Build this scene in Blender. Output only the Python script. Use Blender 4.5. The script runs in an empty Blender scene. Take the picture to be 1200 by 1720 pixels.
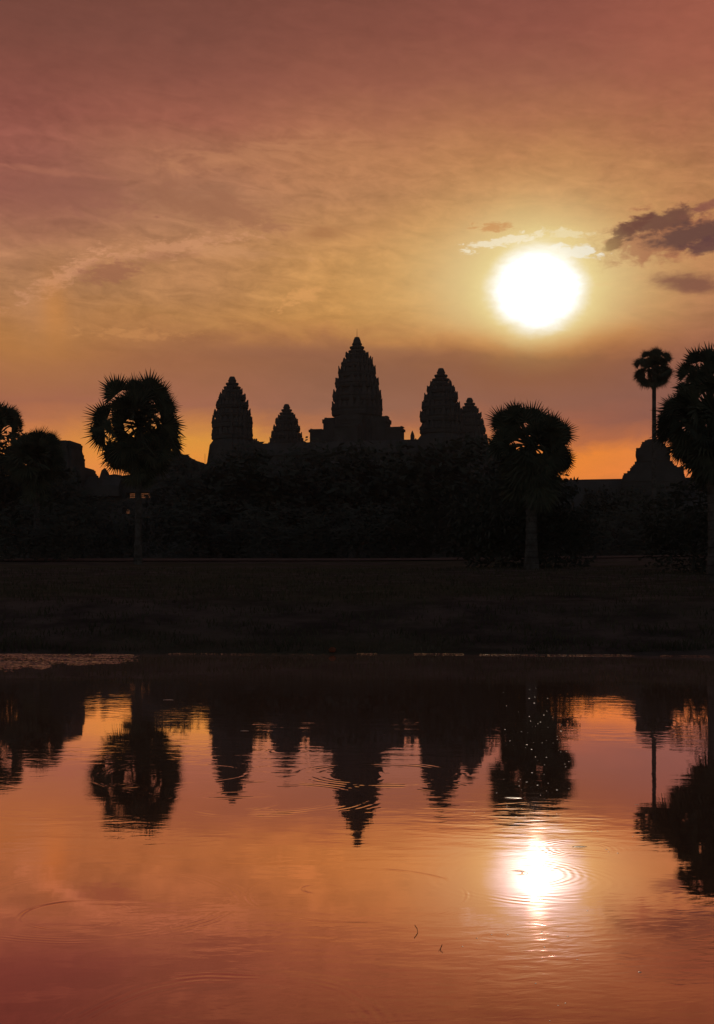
import bpy, math, random
from math import sin, cos, tan, atan, atan2, asin, sqrt, pi, radians, degrees
from mathutils import Vector, Matrix

scene = bpy.context.scene
C = scene.collection
F = 2120.0          # focal length in photo pixels (photo 1200 x 1720)
HZ = 980.0          # horizon row
CX = 600.0
CAMH = 1.5          # lens height above the pond

# ------------------------------------------------------------------ camera
cam_d = bpy.data.cameras.new('camera')
cam = bpy.data.objects.new('camera', cam_d)
C.objects.link(cam)
cam.location = (0, 0, CAMH)
cam.rotation_euler = (radians(90), 0, 0)
cam_d.sensor_fit = 'VERTICAL'
cam_d.sensor_height = 36
cam_d.lens = 36 * F / 1720
cam_d.shift_y = (HZ - 860) / 1720
cam_d.clip_start = 0.05
cam_d.clip_end = 6000
scene.camera = cam
scene.view_settings.view_transform = 'Standard'
scene.view_settings.look = 'None'
scene.view_settings.exposure = 0
scene.view_settings.gamma = 1

SUN_AZ = degrees(atan((903 - CX) / F))
SUN_EL = degrees(atan((HZ - 485) / F * cos(radians(SUN_AZ))))


def s2l(c):
    c /= 255.0
    return c / 12.92 if c <= 0.04045 else ((c + 0.055) / 1.055) ** 2.4


def col(r, g, b, k=1.0):
    return (s2l(r) * k, s2l(g) * k, s2l(b) * k, 1)


# ------------------------------------------------------------------ node helper
class NT:
    def __init__(s, tree):
        s.t = tree

    def node(s, kind, **kw):
        n = s.t.nodes.new(kind)
        for k, v in kw.items():
            setattr(n, k, v)
        return n

    def put(s, sock, v):
        if hasattr(v, 'links') or isinstance(v, bpy.types.NodeSocket):
            s.t.links.new(v, sock)
        else:
            sock.default_value = v

    def m(s, op, a, b=None, c=None, clamp=False):
        n = s.node('ShaderNodeMath', operation=op)
        n.use_clamp = clamp
        s.put(n.inputs[0], a)
        if b is not None:
            s.put(n.inputs[1], b)
        if c is not None:
            s.put(n.inputs[2], c)
        return n.outputs[0]

    def add(s, a, b): return s.m('ADD', a, b)
    def sub(s, a, b): return s.m('SUBTRACT', a, b)
    def mul(s, a, b): return s.m('MULTIPLY', a, b)

    def mix(s, f, a, b, mode='MIX'):
        n = s.node('ShaderNodeMix', data_type='RGBA', blend_type=mode)
        s.put(n.inputs[0], f)
        s.put(n.inputs[6], a)
        s.put(n.inputs[7], b)
        return n.outputs[2]

    def smooth(s, v, a, b, lo=0.0, hi=1.0):
        n = s.node('ShaderNodeMapRange', interpolation_type='SMOOTHSTEP')
        s.put(n.inputs[0], v)
        n.inputs[1].default_value = a
        n.inputs[2].default_value = b
        n.inputs[3].default_value = lo
        n.inputs[4].default_value = hi
        return n.outputs[0]

    def xyz(s, x, y, z):
        n = s.node('ShaderNodeCombineXYZ')
        s.put(n.inputs[0], x); s.put(n.inputs[1], y); s.put(n.inputs[2], z)
        return n.outputs[0]

    def noise(s, vec, scale, detail=4, rough=0.55, dist=0.0, out=0):
        n = s.node('ShaderNodeTexNoise')
        s.put(n.inputs['Vector'], vec)
        n.inputs['Scale'].default_value = scale
        n.inputs['Detail'].default_value = detail
        n.inputs['Roughness'].default_value = rough
        n.inputs['Distortion'].default_value = dist
        return n.outputs[out]

    def ramp(s, fac, stops, interp='EASE'):
        n = s.node('ShaderNodeValToRGB')
        r = n.color_ramp
        r.interpolation = interp
        while len(r.elements) < len(stops):
            r.elements.new(0.5)
        for e, (p, c) in zip(r.elements, stops):
            e.position = p
            e.color = c
        s.put(n.inputs[0], fac)
        return n.outputs[0]


# ------------------------------------------------------------------ world: dawn sky
world = bpy.data.worlds.new('World')
scene.world = world
world.use_nodes = True
wt = world.node_tree
wt.nodes.clear()
W = NT(wt)
tc = W.node('ShaderNodeTexCoord').outputs['Generated']
sep = W.node('ShaderNodeSeparateXYZ')
wt.links.new(tc, sep.inputs[0])
X, Y, Z = sep.outputs
AZ = W.mul(W.m('ARCTAN2', X, Y), 180 / pi)           # degrees, + is right of +Y
EL = W.mul(W.m('ARCSINE', Z), 180 / pi)
# work in degrees; a sky point for photo pixel (px, py)


def skypt(px, py):
    a = atan((px - CX) / F)
    return degrees(a), degrees(atan((HZ - py) / F * cos(a)))


SV = W.xyz(AZ, W.mul(EL, 2.2), 0.0)                   # stretched sky vector
n_big = W.noise(SV, 0.10, 3, 0.5)
n_mid = W.noise(SV, 0.35, 5, 0.6, 0.6)
n_fine = W.noise(W.xyz(AZ, W.mul(EL, 1.7), 3.1), 1.1, 7, 0.62, 0.5)
n_shred = W.noise(W.xyz(AZ, W.mul(EL, 2.4), 9.3), 1.9, 8, 0.66, 0.3)
n_wisp = W.noise(W.xyz(W.add(AZ, W.mul(EL, 1.2)), W.mul(EL, 3.2), 7.7), 0.5, 7, 0.62, 0.8)
ELW = W.add(EL, W.mul(W.sub(n_mid, 0.5), 1.5))
ELW = W.add(ELW, W.mul(W.sub(n_big, 0.5), 1.0))
AZW = W.add(AZ, W.mul(W.sub(n_mid, 0.5), 3.0))
# rows of the gradient: (photo row, colours at columns 0,300,600,900,1200)
ROWS = [
    (980, [(120, 82, 72)] * 5),
    (830, [(215, 130, 82), (200, 120, 70), (190, 112, 68), (215, 120, 60), (222, 125, 70)]),
    (800, [(236, 142, 74), (236, 140, 66), (224, 134, 68), (240, 136, 54), (234, 130, 68)]),
    (770, [(230, 140, 68), (232, 148, 60), (224, 140, 66), (240, 138, 50), (226, 130, 68)]),
    (745, [(212, 128, 72), (224, 150, 62), (214, 140, 70), (190, 110, 66), (172, 104, 76)]),
    (715, [(182, 112, 76), (196, 126, 72), (178, 112, 76), (160, 98, 74), (145, 93, 78)]),
    (680, [(166, 104, 76), (166, 106, 80), (152, 103, 80), (148, 97, 76), (140, 92, 78)]),
    (640, [(172, 112, 72), (160, 104, 74), (146, 98, 74), (148, 96, 68), (142, 92, 76)]),
    (605, [(180, 120, 68), (160, 104, 70), (146, 97, 70), (150, 98, 64), (150, 95, 74)]),
    (570, [(180, 122, 70), (172, 116, 72), (182, 122, 72), (196, 124, 64), (158, 100, 74)]),
    (535, [(178, 122, 76), (180, 126, 76), (196, 138, 76), (206, 142, 76), (164, 106, 76)]),
    (495, [(174, 122, 82), (180, 127, 82), (200, 144, 82), (210, 156, 90), (176, 116, 80)]),
    (440, [(178, 124, 88), (182, 128, 86), (200, 144, 86), (212, 160, 94), (184, 124, 84)]),
    (385, [(166, 108, 84), (180, 126, 90), (192, 136, 88), (208, 152, 90), (190, 130, 86)]),
    (330, [(152, 92, 78), (172, 118, 88), (183, 127, 88), (192, 136, 88), (180, 122, 82)]),
    (270, [(152, 90, 76), (168, 110, 82), (184, 124, 86), (184, 125, 83), (172, 112, 78)]),
    (210, [(142, 82, 70), (154, 92, 74), (170, 108, 80), (170, 108, 78), (166, 102, 75)]),
    (140, [(130, 76, 64), (138, 82, 68), (150, 90, 72), (152, 92, 73), (162, 94, 74)]),
    (60,  [(120, 72, 61), (125, 75, 63), (134, 79, 65), (144, 83, 69), (158, 90, 72)]),
    (-20, [(113, 67, 57), (118, 70, 59), (126, 74, 62), (136, 78, 66), (152, 86, 70)]),
]
azf = W.m('MULTIPLY_ADD', AZW, 1 / 40.0, 0.5, clamp=True)
apos = [skypt(px, 600)[0] / 40 + 0.5 for px in (0, 300, 600, 900, 1200)]
skyc = None
prev = None
for (py, cs) in ROWS:
    r = W.ramp(azf, [(p, col(*c)) for p, c in zip(apos, cs)])
    e = degrees(atan((HZ - py) / F))
    if skyc is None:
        skyc = r
    else:
        f = W.m('DIVIDE', W.sub(ELW, prev), e - prev, clamp=True)
        skyc = W.mix(f, skyc, r)
    prev = e
# above the frame
for (e, c) in ((38, (84, 56, 54)), (62, (58, 46, 52)), (90, (46, 40, 50))):
    f = W.m('DIVIDE', W.sub(ELW, prev), e - prev, clamp=True)
    skyc = W.mix(f, skyc, col(*c))
    prev = e
# thin cirrus veil over everything (soft light and dark streaks)
veil = W.add(W.mul(W.sub(n_wisp, 0.5), 0.85), W.mul(W.sub(n_fine, 0.5), 0.55))
hi_mask = W.smooth(EL, 9.0, 13.0, 0.12, 1.0)
top_fade = W.smooth(EL, 17.0, 22.0, 1.0, 0.35)
veil = W.add(1.0, W.mul(W.mul(veil, hi_mask), top_fade))
skyc = W.mix(1.0, skyc, W.node('ShaderNodeCombineColor').outputs[0], 'MULTIPLY')
cc = wt.nodes[-1].inputs  # placeholder, replaced below
for n in wt.nodes:
    if n.bl_idname == 'ShaderNodeCombineColor':
        for i in range(3):
            wt.links.new(veil, n.inputs[i])


def blob(px, py, rx, ry, rot=0.0, az=None, el=None):
    """squared normalised distance from an elliptical patch, photo-degree sizes"""
    a0, e0 = skypt(px, py)
    k = degrees(1 / F)
    dx = W.sub(az if az else AZ, a0)
    dy = W.sub(el if el else EL, e0)
    c, s_ = cos(radians(rot)), sin(radians(rot))
    u = W.m('DIVIDE', W.add(W.mul(dx, c), W.mul(dy, s_)), rx * k)
    v = W.m('DIVIDE', W.sub(W.mul(dy, c), W.mul(dx, s_)), ry * k)
    return W.add(W.mul(u, u), W.mul(v, v))


def gauss(d2):
    return W.m('EXPONENT', W.mul(d2, -1.0))


def patch(d2, noise, k, a, b):
    """cloud mask: a soft ellipse broken up by noise"""
    v = W.add(W.sub(1.0, W.m('SQRT', d2)), W.mul(W.sub(noise, 0.5), k))
    return W.smooth(v, a, b)


def lay(mask, c, k=1.0):
    global skyc
    m_ = W.mul(mask, k) if k != 1.0 else mask
    skyc = W.mix(m_, skyc, col(*c))


# left half: mauve bank, the arched cirrus streak and its darker hollow
lay(gauss(blob(90, 330, 190, 60, 6, AZW, ELW)), (146, 92, 76), 0.45)
lay(patch(blob(350, 345, 170, 40, -10), n_fine, 2.4, 0.0, 0.8), (154, 102, 76), 0.7)
lay(patch(blob(120, 325, 170, 45, -4), n_fine, 2.6, 0.1, 0.9), (146, 92, 76), 0.55)
lay(patch(blob(430, 260, 200, 30, 8), n_wisp, 2.6, 0.1, 0.9), (190, 130, 92), 0.45)
lay(patch(blob(600, 595, 330, 16, 0), n_mid, 1.8, 0.0, 1.0), (146, 96, 72), 0.6)
lay(patch(blob(545, 392, 75, 16, 6), n_fine, 1.6, 0.0, 0.9), (160, 106, 70), 0.7)
lay(patch(blob(110, 462, 120, 22, 32), n_shred, 3.2, 0.1, 0.9), (216, 152, 112), 0.65)
lay(patch(blob(280, 418, 165, 18, 10), n_shred, 3.8, 0.1, 0.8), (210, 148, 108), 0.6)
lay(patch(blob(420, 425, 110, 14, -3), n_wisp, 2.6, 0.1, 0.8), (204, 146, 102), 0.5)
lay(patch(blob(185, 457, 66, 24, 10), n_shred, 2.4, 0.0, 0.7), (158, 104, 76), 0.85)
lay(patch(blob(280, 430, 70, 14, 8), n_fine, 2.2, 0.1, 0.8), (164, 110, 80), 0.5)
lay(patch(blob(505, 499, 46, 17, 22), n_shred, 3.4, 0.1, 0.7), (218, 154, 92), 0.75)
lay(patch(blob(220, 560, 170, 14, 0), n_shred, 3.6, 0.3, 1.0), (206, 142, 86), 0.5)
lay(patch(blob(100, 290, 160, 9, -3), n_wisp, 2.0, 0.1, 0.9), (176, 112, 88), 0.5)
lay(gauss(blob(480, 590, 190, 22, 0, AZW, ELW)), (150, 98, 72), 0.5)
# mock sun in the left of the halo
lay(gauss(blob(60, 516, 36, 46, 0)), (196, 140, 98), 0.35)
lay(gauss(blob(92, 520, 22, 50, 4)), (208, 136, 66), 0.42)
# glow round the veiled sun, cut by the bank below it
cut = W.smooth(W.add(EL, W.mul(W.sub(n_mid, 0.5), 1.2)), skypt(0, 625)[1], skypt(0, 535)[1])
cut2 = W.smooth(W.add(EL, W.mul(W.sub(n_mid, 0.5), 0.8)), skypt(0, 590)[1], skypt(0, 520)[1])
lay(W.mul(gauss(blob(890, 440, 330, 190, 0, AZW, ELW)), cut), (204, 148, 84), 0.35)
lay(W.mul(gauss(blob(880, 475, 200, 95, 0, AZW)), cut2), (222, 184, 118), 0.9)
lay(W.mul(gauss(blob(900, 470, 125, 88, 0)), cut2), (224, 206, 164), 0.95)
lay(gauss(blob(903, 560, 120, 22, 0)), (214, 132, 58), 0.45)
# dark clouds on the right
dk = W.add(W.mul(n_fine, 0.65), W.mul(n_shred, 0.35))
lay(patch(blob(1120, 396, 130, 44, 8), dk, 2.8, -0.05, 0.5), (158, 94, 70), 0.7)
lay(patch(blob(1115, 372, 88, 22, 10), dk, 2.6, 0.0, 0.55), (108, 71, 60), 0.92)
lay(patch(blob(1160, 394, 80, 26, 9), dk, 2.2, 0.0, 0.6), (98, 66, 60), 0.92)
lay(patch(blob(1060, 382, 44, 15, 24), dk, 2.2, 0.05, 0.5), (108, 66, 56), 0.9)
lay(patch(blob(1029, 413, 23, 11, 20), dk, 1.5, 0.1, 0.5), (122, 76, 56), 0.95)
lay(patch(blob(1190, 345, 60, 12, 20), dk, 2.2, 0.15, 0.7), (140, 86, 72), 0.8)
lay(patch(blob(1190, 412, 50, 16, 6), dk, 1.8, 0.05, 0.5), (98, 64, 62), 0.9)
lay(patch(blob(1160, 476, 82, 24, -8), dk, 1.3, 0.05, 0.75), (124, 78, 66), 0.85)
# sun core
core = W.m('SQRT', blob(903, 490, 74, 68, 0, W.add(AZ, W.mul(W.sub(n_fine, 0.5), 0.3))))
dpt = W.sub(EL, skypt(903, 490)[1])
core = W.add(core, W.mul(W.m('MAXIMUM', W.mul(dpt, -1.0), 0.0), 0.07))
core = W.add(core, W.mul(W.sub(n_mid, 0.5), 0.35))
core = W.add(core, W.mul(W.sub(n_shred, 0.5), 0.16))
lay(W.mul(W.smooth(core, 2.5, 0.9), W.smooth(EL, skypt(0, 570)[1], skypt(0, 520)[1], 0.35, 1.0)), (222, 190, 122), 0.75)
lay(W.smooth(core, 1.85, 0.75), (230, 208, 142), 0.95)
lay(W.smooth(core, 1.30, 0.72), (230, 226, 226), 1.0)
# bright and brown shreds just above the sun
lay(patch(blob(830, 382, 55, 10, 3), n_shred, 3.2, 0.25, 0.8), (196, 122, 66), 0.6)
lay(patch(blob(850, 405, 90, 11, 9), n_shred, 3.4, 0.15, 0.6), (238, 222, 190), 0.9)
lay(patch(blob(950, 392, 58, 10, -4), n_shred, 3.4, 0.15, 0.7), (232, 212, 168), 0.8)
lay(patch(blob(962, 422, 62, 13, -8), n_shred, 3.2, 0.1, 0.6), (236, 226, 205), 0.95)
lay(patch(blob(1010, 478, 34, 7, 0), n_shred, 2.2, 0.3, 0.9), (226, 190, 130), 0.4)
hot = W.mul(W.m('EXPONENT', W.mul(W.mul(core, core), -3.0)), 3.3)
skyc = W.mix(1.0, skyc, W.mix(1.0, W.xyz(hot, hot, hot), (0.9, 1.0, 0.98, 1), 'MULTIPLY'), 'ADD')
bloom = W.mul(W.m('EXPONENT', W.mul(core, -1.15)), W.mul(cut2, 0.34))
skyc = W.mix(1.0, skyc, W.mix(1.0, W.xyz(bloom, bloom, bloom), (0.75, 0.72, 0.34, 1), 'MULTIPLY'), 'ADD')

# away from the dawn the sky falls back to the dim blue of a low Nishita sky
sky = W.node('ShaderNodeTexSky', sky_type='NISHITA')
sky.sun_disc = False
sky.sun_elevation = radians(SUN_EL)
sky.sun_rotation = radians(SUN_AZ)
nis = W.mix(1.0, sky.outputs[0], (0.060, 0.047, 0.043, 1), 'MULTIPLY')
front = W.smooth(W.m('ABSOLUTE', AZ), 95.0, 24.0)
skyc = W.mix(front, nis, skyc)
bg = W.node('ShaderNodeBackground')
wt.links.new(skyc, bg.inputs[0])
bg.inputs[1].default_value = 1.0
wo = W.node('ShaderNodeOutputWorld')
wt.links.new(bg.outputs[0], wo.inputs[0])
world.cycles.sampling_method = 'MANUAL'
world.cycles.sample_map_resolution = 1024

# ------------------------------------------------------------------ sun
sd = bpy.data.lights.new('sun', 'SUN')
sd.energy = 0.11
sd.angle = radians(0.5)
sd.color = (1.0, 0.80, 0.58)
sun = bpy.data.objects.new('sun', sd)
C.objects.link(sun)
sv = Vector((sin(radians(SUN_AZ)) * cos(radians(SUN_EL)), cos(radians(SUN_AZ)) * cos(radians(SUN_EL)), sin(radians(SUN_EL))))
sun.rotation_euler = sv.to_track_quat('Z', 'Y').to_euler()
scene.cycles.sample_clamp_indirect = 4
scene.cycles.sample_clamp_direct = 40
scene.cycles.max_bounces = 6
scene.cycles.use_denoising = True

# ------------------------------------------------------------------ materials


def mat(name):
    m = bpy.data.materials.new(name)
    m.use_nodes = True
    m.node_tree.nodes.clear()
    n = NT(m.node_tree)
    out = n.node('ShaderNodeOutputMaterial')
    return m, n, out


def rough_mat(name, c1, c2, scale, rough=0.9, bump=0.0, bscale=6, courses=0.0):
    m, n, out = mat(name)
    geo = n.node('ShaderNodeTexCoord').outputs['Object']
    f = n.noise(geo, scale, 6, 0.6)
    c = n.mix(n.smooth(f, 0.35, 0.65), (*c1, 1), (*c2, 1))
    b = n.node('ShaderNodeBsdfPrincipled')
    n.put(b.inputs['Base Color'], c)
    b.inputs['Roughness'].default_value = rough
    b.inputs['Specular IOR Level'].default_value = 0.0
    if bump:
        h = n.noise(geo, bscale, 5, 0.6)
        if courses:
            s_ = n.node('ShaderNodeSeparateXYZ')
            n.put(s_.inputs[0], geo)
            w = n.m('PINGPONG', n.mul(s_.outputs[2], courses), 0.5)
            h = n.add(h, n.smooth(w, 0.0, 0.12, 0, 1.2))
        bp = n.node('ShaderNodeBump')
        bp.inputs['Distance'].default_value = bump
        n.put(bp.inputs['Height'], h)
        n.put(b.inputs['Normal'], bp.outputs[0])
    n.put(out.inputs[0], b.outputs[0])
    return m


def leaf_mat(name, c1, c2):
    m, n, out = mat(name)
    geo = n.node('ShaderNodeTexCoord').outputs['Object']
    f = n.noise(geo, 0.8, 3, 0.6)
    c = n.mix(n.smooth(f, 0.35, 0.65), (*c1, 1), (*c2, 1))
    b = n.node('ShaderNodeBsdfPrincipled')
    n.put(b.inputs['Base Color'], c)
    b.inputs['Roughness'].default_value = 0.65
    b.inputs['Specular IOR Level'].default_value = 0.0
    n.put(out.inputs[0], b.outputs[0])
    return m


M_STONE = rough_mat('weathered_sandstone', (0.062, 0.056, 0.050), (0.078, 0.070, 0.063), 0.35, 0.95, 0.03, 3, 0.0)
M_STONE2 = rough_mat('dark_laterite', (0.06, 0.05, 0.042), (0.08, 0.066, 0.055), 0.5, 0.95, 0.03, 3, 0.0)
M_SOIL = None
M_BARK = rough_mat('palm_bark', (0.06, 0.05, 0.04), (0.11, 0.095, 0.08), 2.0, 0.95, 0.03, 8, 3.0)
M_PALM = leaf_mat('palm_leaf', (0.06, 0.06, 0.04), (0.09, 0.088, 0.055))
M_LEAF = leaf_mat('tree_leaf', (0.055, 0.055, 0.042), (0.07, 0.069, 0.052))
M_METAL = rough_mat('dark_metal', (0.05, 0.05, 0.05), (0.08, 0.08, 0.08), 2, 0.5)
M_GRASS = leaf_mat('bank_grass', (0.05, 0.045, 0.026), (0.10, 0.082, 0.05))


def ground_mat():
    m, n, out = mat('bank_soil')
    pos = n.node('ShaderNodeNewGeometry').outputs['Position']
    f = n.noise(pos, 0.6, 8, 0.65)
    f2 = n.noise(pos, 0.07, 4, 0.6)
    c = n.mix(n.smooth(f, 0.35, 0.65), (0.055, 0.042, 0.034, 1), (0.13, 0.096, 0.074, 1))
    c = n.mix(n.smooth(f2, 0.4, 0.65), c, (0.075, 0.068, 0.038, 1))
    b = n.node('ShaderNodeBsdfPrincipled')
    n.put(b.inputs['Base Color'], c)
    b.inputs['Roughness'].default_value = 0.95
    b.inputs['Specular IOR Level'].default_value = 0.0
    bp = n.node('ShaderNodeBump')
    bp.inputs['Distance'].default_value = 0.06
    n.put(bp.inputs['Height'], n.noise(pos, 4.0, 6, 0.7))
    n.put(b.inputs['Normal'], bp.outputs[0])
    n.put(out.inputs[0], b.outputs[0])
    return m


M_SOIL = ground_mat()
M_PATH = rough_mat('bare_sandy_path', (0.12, 0.08, 0.06), (0.16, 0.11, 0.085), 0.8, 0.95, 0.02, 5)


def wpt(px, py):
    """point of the pond surface seen at a photo pixel"""
    D = F * CAMH / (py - HZ)
    return ((px - CX) / F * D, D)


def water_mat():
    m, n, out = mat('still_pond_water')
    pos = n.node('ShaderNodeNewGeometry').outputs['Position']
    sp = n.node('ShaderNodeSeparateXYZ')
    n.put(sp.inputs[0], pos)
    px_, py_ = sp.outputs[0], sp.outputs[1]
    v2 = n.xyz(px_, py_, 0.0)
    # breeze patches: where the surface is smoother or livelier
    patchy = n.smooth(n.noise(v2, 0.35, 3, 0.5), 0.40, 0.64, 0.15, 1.4)
    h = n.mul(n.sub(n.noise(v2, 1.1, 1, 0.5), 0.5), 0.0010)
    fine = n.mul(n.sub(n.noise(n.xyz(n.mul(px_, 0.42), n.add(py_, n.mul(px_, 0.12)), 2.0), 5.5, 1.6, 0.5, 0.3), 0.5), 0.00125)
    h = n.add(h, n.mul(fine, patchy))
    broken = n.smooth(n.noise(v2, 2.2, 2, 0.5), 0.42, 0.60, 0.05, 1.6)
    wob = n.mul(n.sub(n.noise(v2, 1.6, 2, 0.5), 0.5), 0.16)
    # rings spreading from drops and insects: px, py, radius px, wavelength m, width m, slope
    RINGS = [
        (540, 1493, 32, 0.022, 0.012, 0.050),
        (866, 1466, 14, 0.030, 0.020, 0.060),
        (866, 1466, 95, 0.045, 0.09, 0.007),
        (600, 1500, 185, 0.03, 0.02, 0.024),
        (130, 1536, 92, 0.026, 0.016, 0.06),
        (165, 1515, 230, 0.04, 0.06, 0.0105),
        (740, 1322, 34, 0.06, 0.07, 0.03),
        (640, 1300, 118, 0.085, 0.13, 0.0195),
        (487, 1262, 20, 0.075, 0.12, 0.014),
        (215, 1320, 22, 0.060, 0.06, 0.014),
        (400, 1300, 235, 0.080, 0.05, 0.010),
        (380, 1345, 90, 0.060, 0.03, 0.014),
        (430, 1364, 36, 0.030, 0.020, 0.018),
        (465, 1340, 150, 0.07, 0.16, 0.0165),
        (905, 1480, 120, 0.050, 0.12, 0.004),
        (940, 1470, 190, 0.060, 0.12, 0.006),
        (370, 1720, 260, 0.045, 0.07, 0.021),
        (975, 1425, 60, 0.040, 0.06, 0.012),
        (785, 1540, 28, 0.028, 0.02, 0.016),
        (980, 1222, 150, 0.110, 0.08, 0.010),
        (300, 1298, 110, 0.070, 0.03, 0.012),
    ]
    for (cx, cy, rp, lam, w, slope) in RINGS:
        x0, y0 = wpt(cx, cy)
        R = rp / F * y0
        dx = n.sub(px_, x0)
        dy = n.sub(py_, y0)
        r = n.sub(n.m('SQRT', n.add(n.mul(dx, dx), n.mul(dy, dy))), n.add(wob, R) if lam > 0.035 else R)
        g = n.m('EXPONENT', n.mul(n.mul(n.m('DIVIDE', r, w), n.m('DIVIDE', r, w)), -1.0))
        A = slope * lam / (2 * pi)
        h = n.add(h, n.mul(n.mul(n.mul(n.m('COSINE', n.mul(r, 2 * pi / lam)), g), A), broken))
    bx, by = wpt(1190, 1600)
    ex = n.m('DIVIDE', n.sub(px_, bx), 0.75)
    ey = n.m('DIVIDE', n.sub(py_, by), 0.55)
    breeze = n.m('EXPONENT', n.mul(n.add(n.mul(ex, ex), n.mul(ey, ey)), -1.0))
    breeze = n.mul(breeze, n.smooth(n.noise(v2, 2.6, 3, 0.6), 0.3, 0.6, 0.5, 1.0))
    rip = n.sub(n.noise(n.xyz(n.mul(px_, 0.5), n.add(py_, n.mul(px_, -0.1)), 5.0), 16.0, 2, 0.5, 0.3), 0.5)
    h = n.add(h, n.mul(n.mul(rip, breeze), 0.0016))
    h = n.add(h, n.mul(n.mul(rip, patchy), 0.00042))
    bp = n.node('ShaderNodeBump')
    bp.inputs['Distance'].default_value = 1.0
    n.put(bp.inputs['Height'], h)
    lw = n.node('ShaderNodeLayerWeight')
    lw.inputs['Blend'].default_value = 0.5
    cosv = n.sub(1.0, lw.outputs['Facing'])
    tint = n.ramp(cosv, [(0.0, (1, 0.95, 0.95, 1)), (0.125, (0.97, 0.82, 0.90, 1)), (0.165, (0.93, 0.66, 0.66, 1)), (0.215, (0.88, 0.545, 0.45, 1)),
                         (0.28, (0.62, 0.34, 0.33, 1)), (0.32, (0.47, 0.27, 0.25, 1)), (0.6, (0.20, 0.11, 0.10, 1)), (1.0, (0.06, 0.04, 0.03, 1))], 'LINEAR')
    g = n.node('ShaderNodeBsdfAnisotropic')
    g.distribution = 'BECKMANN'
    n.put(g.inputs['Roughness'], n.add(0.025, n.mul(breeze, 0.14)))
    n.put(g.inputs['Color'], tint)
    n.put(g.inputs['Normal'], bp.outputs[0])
    d = n.node('ShaderNodeBsdfDiffuse')
    d.inputs['Color'].default_value = (0.06, 0.035, 0.02, 1)
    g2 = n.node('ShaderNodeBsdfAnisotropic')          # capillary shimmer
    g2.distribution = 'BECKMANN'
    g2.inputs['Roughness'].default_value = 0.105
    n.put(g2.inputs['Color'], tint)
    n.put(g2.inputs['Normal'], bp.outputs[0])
    gm_ = n.node('ShaderNodeMixShader')
    gm_.inputs[0].default_value = 0.02
    n.put(gm_.inputs[1], g.outputs[0]); n.put(gm_.inputs[2], g2.outputs[0])
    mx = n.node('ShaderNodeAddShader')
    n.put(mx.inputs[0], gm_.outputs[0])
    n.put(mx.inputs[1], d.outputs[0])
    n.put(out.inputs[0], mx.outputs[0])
    return m


M_WATER = water_mat()

# ------------------------------------------------------------------ mesh helpers


class MB:
    def __init__(s):
        s.v = []
        s.f = []

    def face(s, pts):
        i = len(s.v)
        s.v += [tuple(p) for p in pts]
        s.f.append(tuple(range(i, i + len(pts))))

    def box(s, x0, x1, y0, y1, z0, z1, rot=0.0, o=(0, 0)):
        i = len(s.v)
        c, q = cos(rot), sin(rot)
        for z in (z0, z1):
            for (x, y) in ((x0, y0), (x1, y0), (x1, y1), (x0, y1)):
                s.v.append((o[0] + x * c - y * q, o[1] + x * q + y * c, z))
        for f in ((0, 3, 2, 1), (4, 5, 6, 7), (0, 1, 5, 4), (1, 2, 6, 5), (2, 3, 7, 6), (3, 0, 4, 7)):
            s.f.append(tuple(i + k for k in f))

    def loft(s, rings, cap=True):
        """rings: lists of points with equal counts"""
        n = len(rings[0])
        i = len(s.v)
        for r in rings:
            s.v += [tuple(p) for p in r]
        for k in range(len(rings) - 1):
            a = i + k * n
            b = a + n
            for j in range(n):
                s.f.append((a + j, a + (j + 1) % n, b + (j + 1) % n, b + j))
        if cap:
            s.f.append(tuple(reversed(range(i, i + n))))
            e = i + (len(rings) - 1) * n
            s.f.append(tuple(range(e, e + n)))

    def tube(s, pts, rads, n=8):
        rings = []
        for k, p in enumerate(pts):
            a = pts[max(k - 1, 0)]
            b = pts[min(k + 1, len(pts) - 1)]
            d = (Vector(b) - Vector(a)).normalized()
            u = d.orthogonal().normalized() if abs(d.z) < 0.9 else Vector((1, 0, 0))
            u = (u - d * u.dot(d)).normalized()
            w = d.cross(u)
            rings.append([Vector(p) + (u * cos(2 * pi * j / n) + w * sin(2 * pi * j / n)) * rads[k] for j in range(n)])
        s.loft(rings)

    def build(s, name, m, parent=None, smooth=False):
        me = bpy.data.meshes.new(name)
        me.from_pydata(s.v, [], s.f)
        me.materials.append(m)
        if smooth:
            for p in me.polygons:
                p.use_smooth = True
        o = bpy.data.objects.new(name, me)
        C.objects.link(o)
        if parent:
            o.parent = parent
        return o


def tag(o, label=None, cat=None, group=None, kind=None):
    if label: o['label'] = label
    if cat: o['category'] = cat
    if group: o['group'] = group
    if kind: o['kind'] = kind
    return o


def empty(name, loc, rz=0.0):
    o = bpy.data.objects.new(name, None)
    C.objects.link(o)
    o.location = loc
    o.rotation_euler = (0, 0, rz)
    return o


def copy_thing(o):
    c = o.copy()
    C.objects.link(c)
    for ch in o.children:
        d = ch.copy()
        C.objects.link(d)
        d.parent = c
        for g in ch.children:
            e = g.copy()
            C.objects.link(e)
            e.parent = d
    return c


# ------------------------------------------------------------------ terrain
def shore(x):
    return 26.75 - 0.035 * max(x, 0) ** 1.65 + 0.10 * sin(x * 1.3) + 0.05 * sin(x * 3.7 + 1) + 0.02 * sin(x * 11)


def lerp(tab, d):
    for (a, za), (b, zb) in zip(tab, tab[1:]):
        if d <= b:
            t = (d - a) / (b - a)
            return za + (zb - za) * t
    return tab[-1][1]


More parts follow.
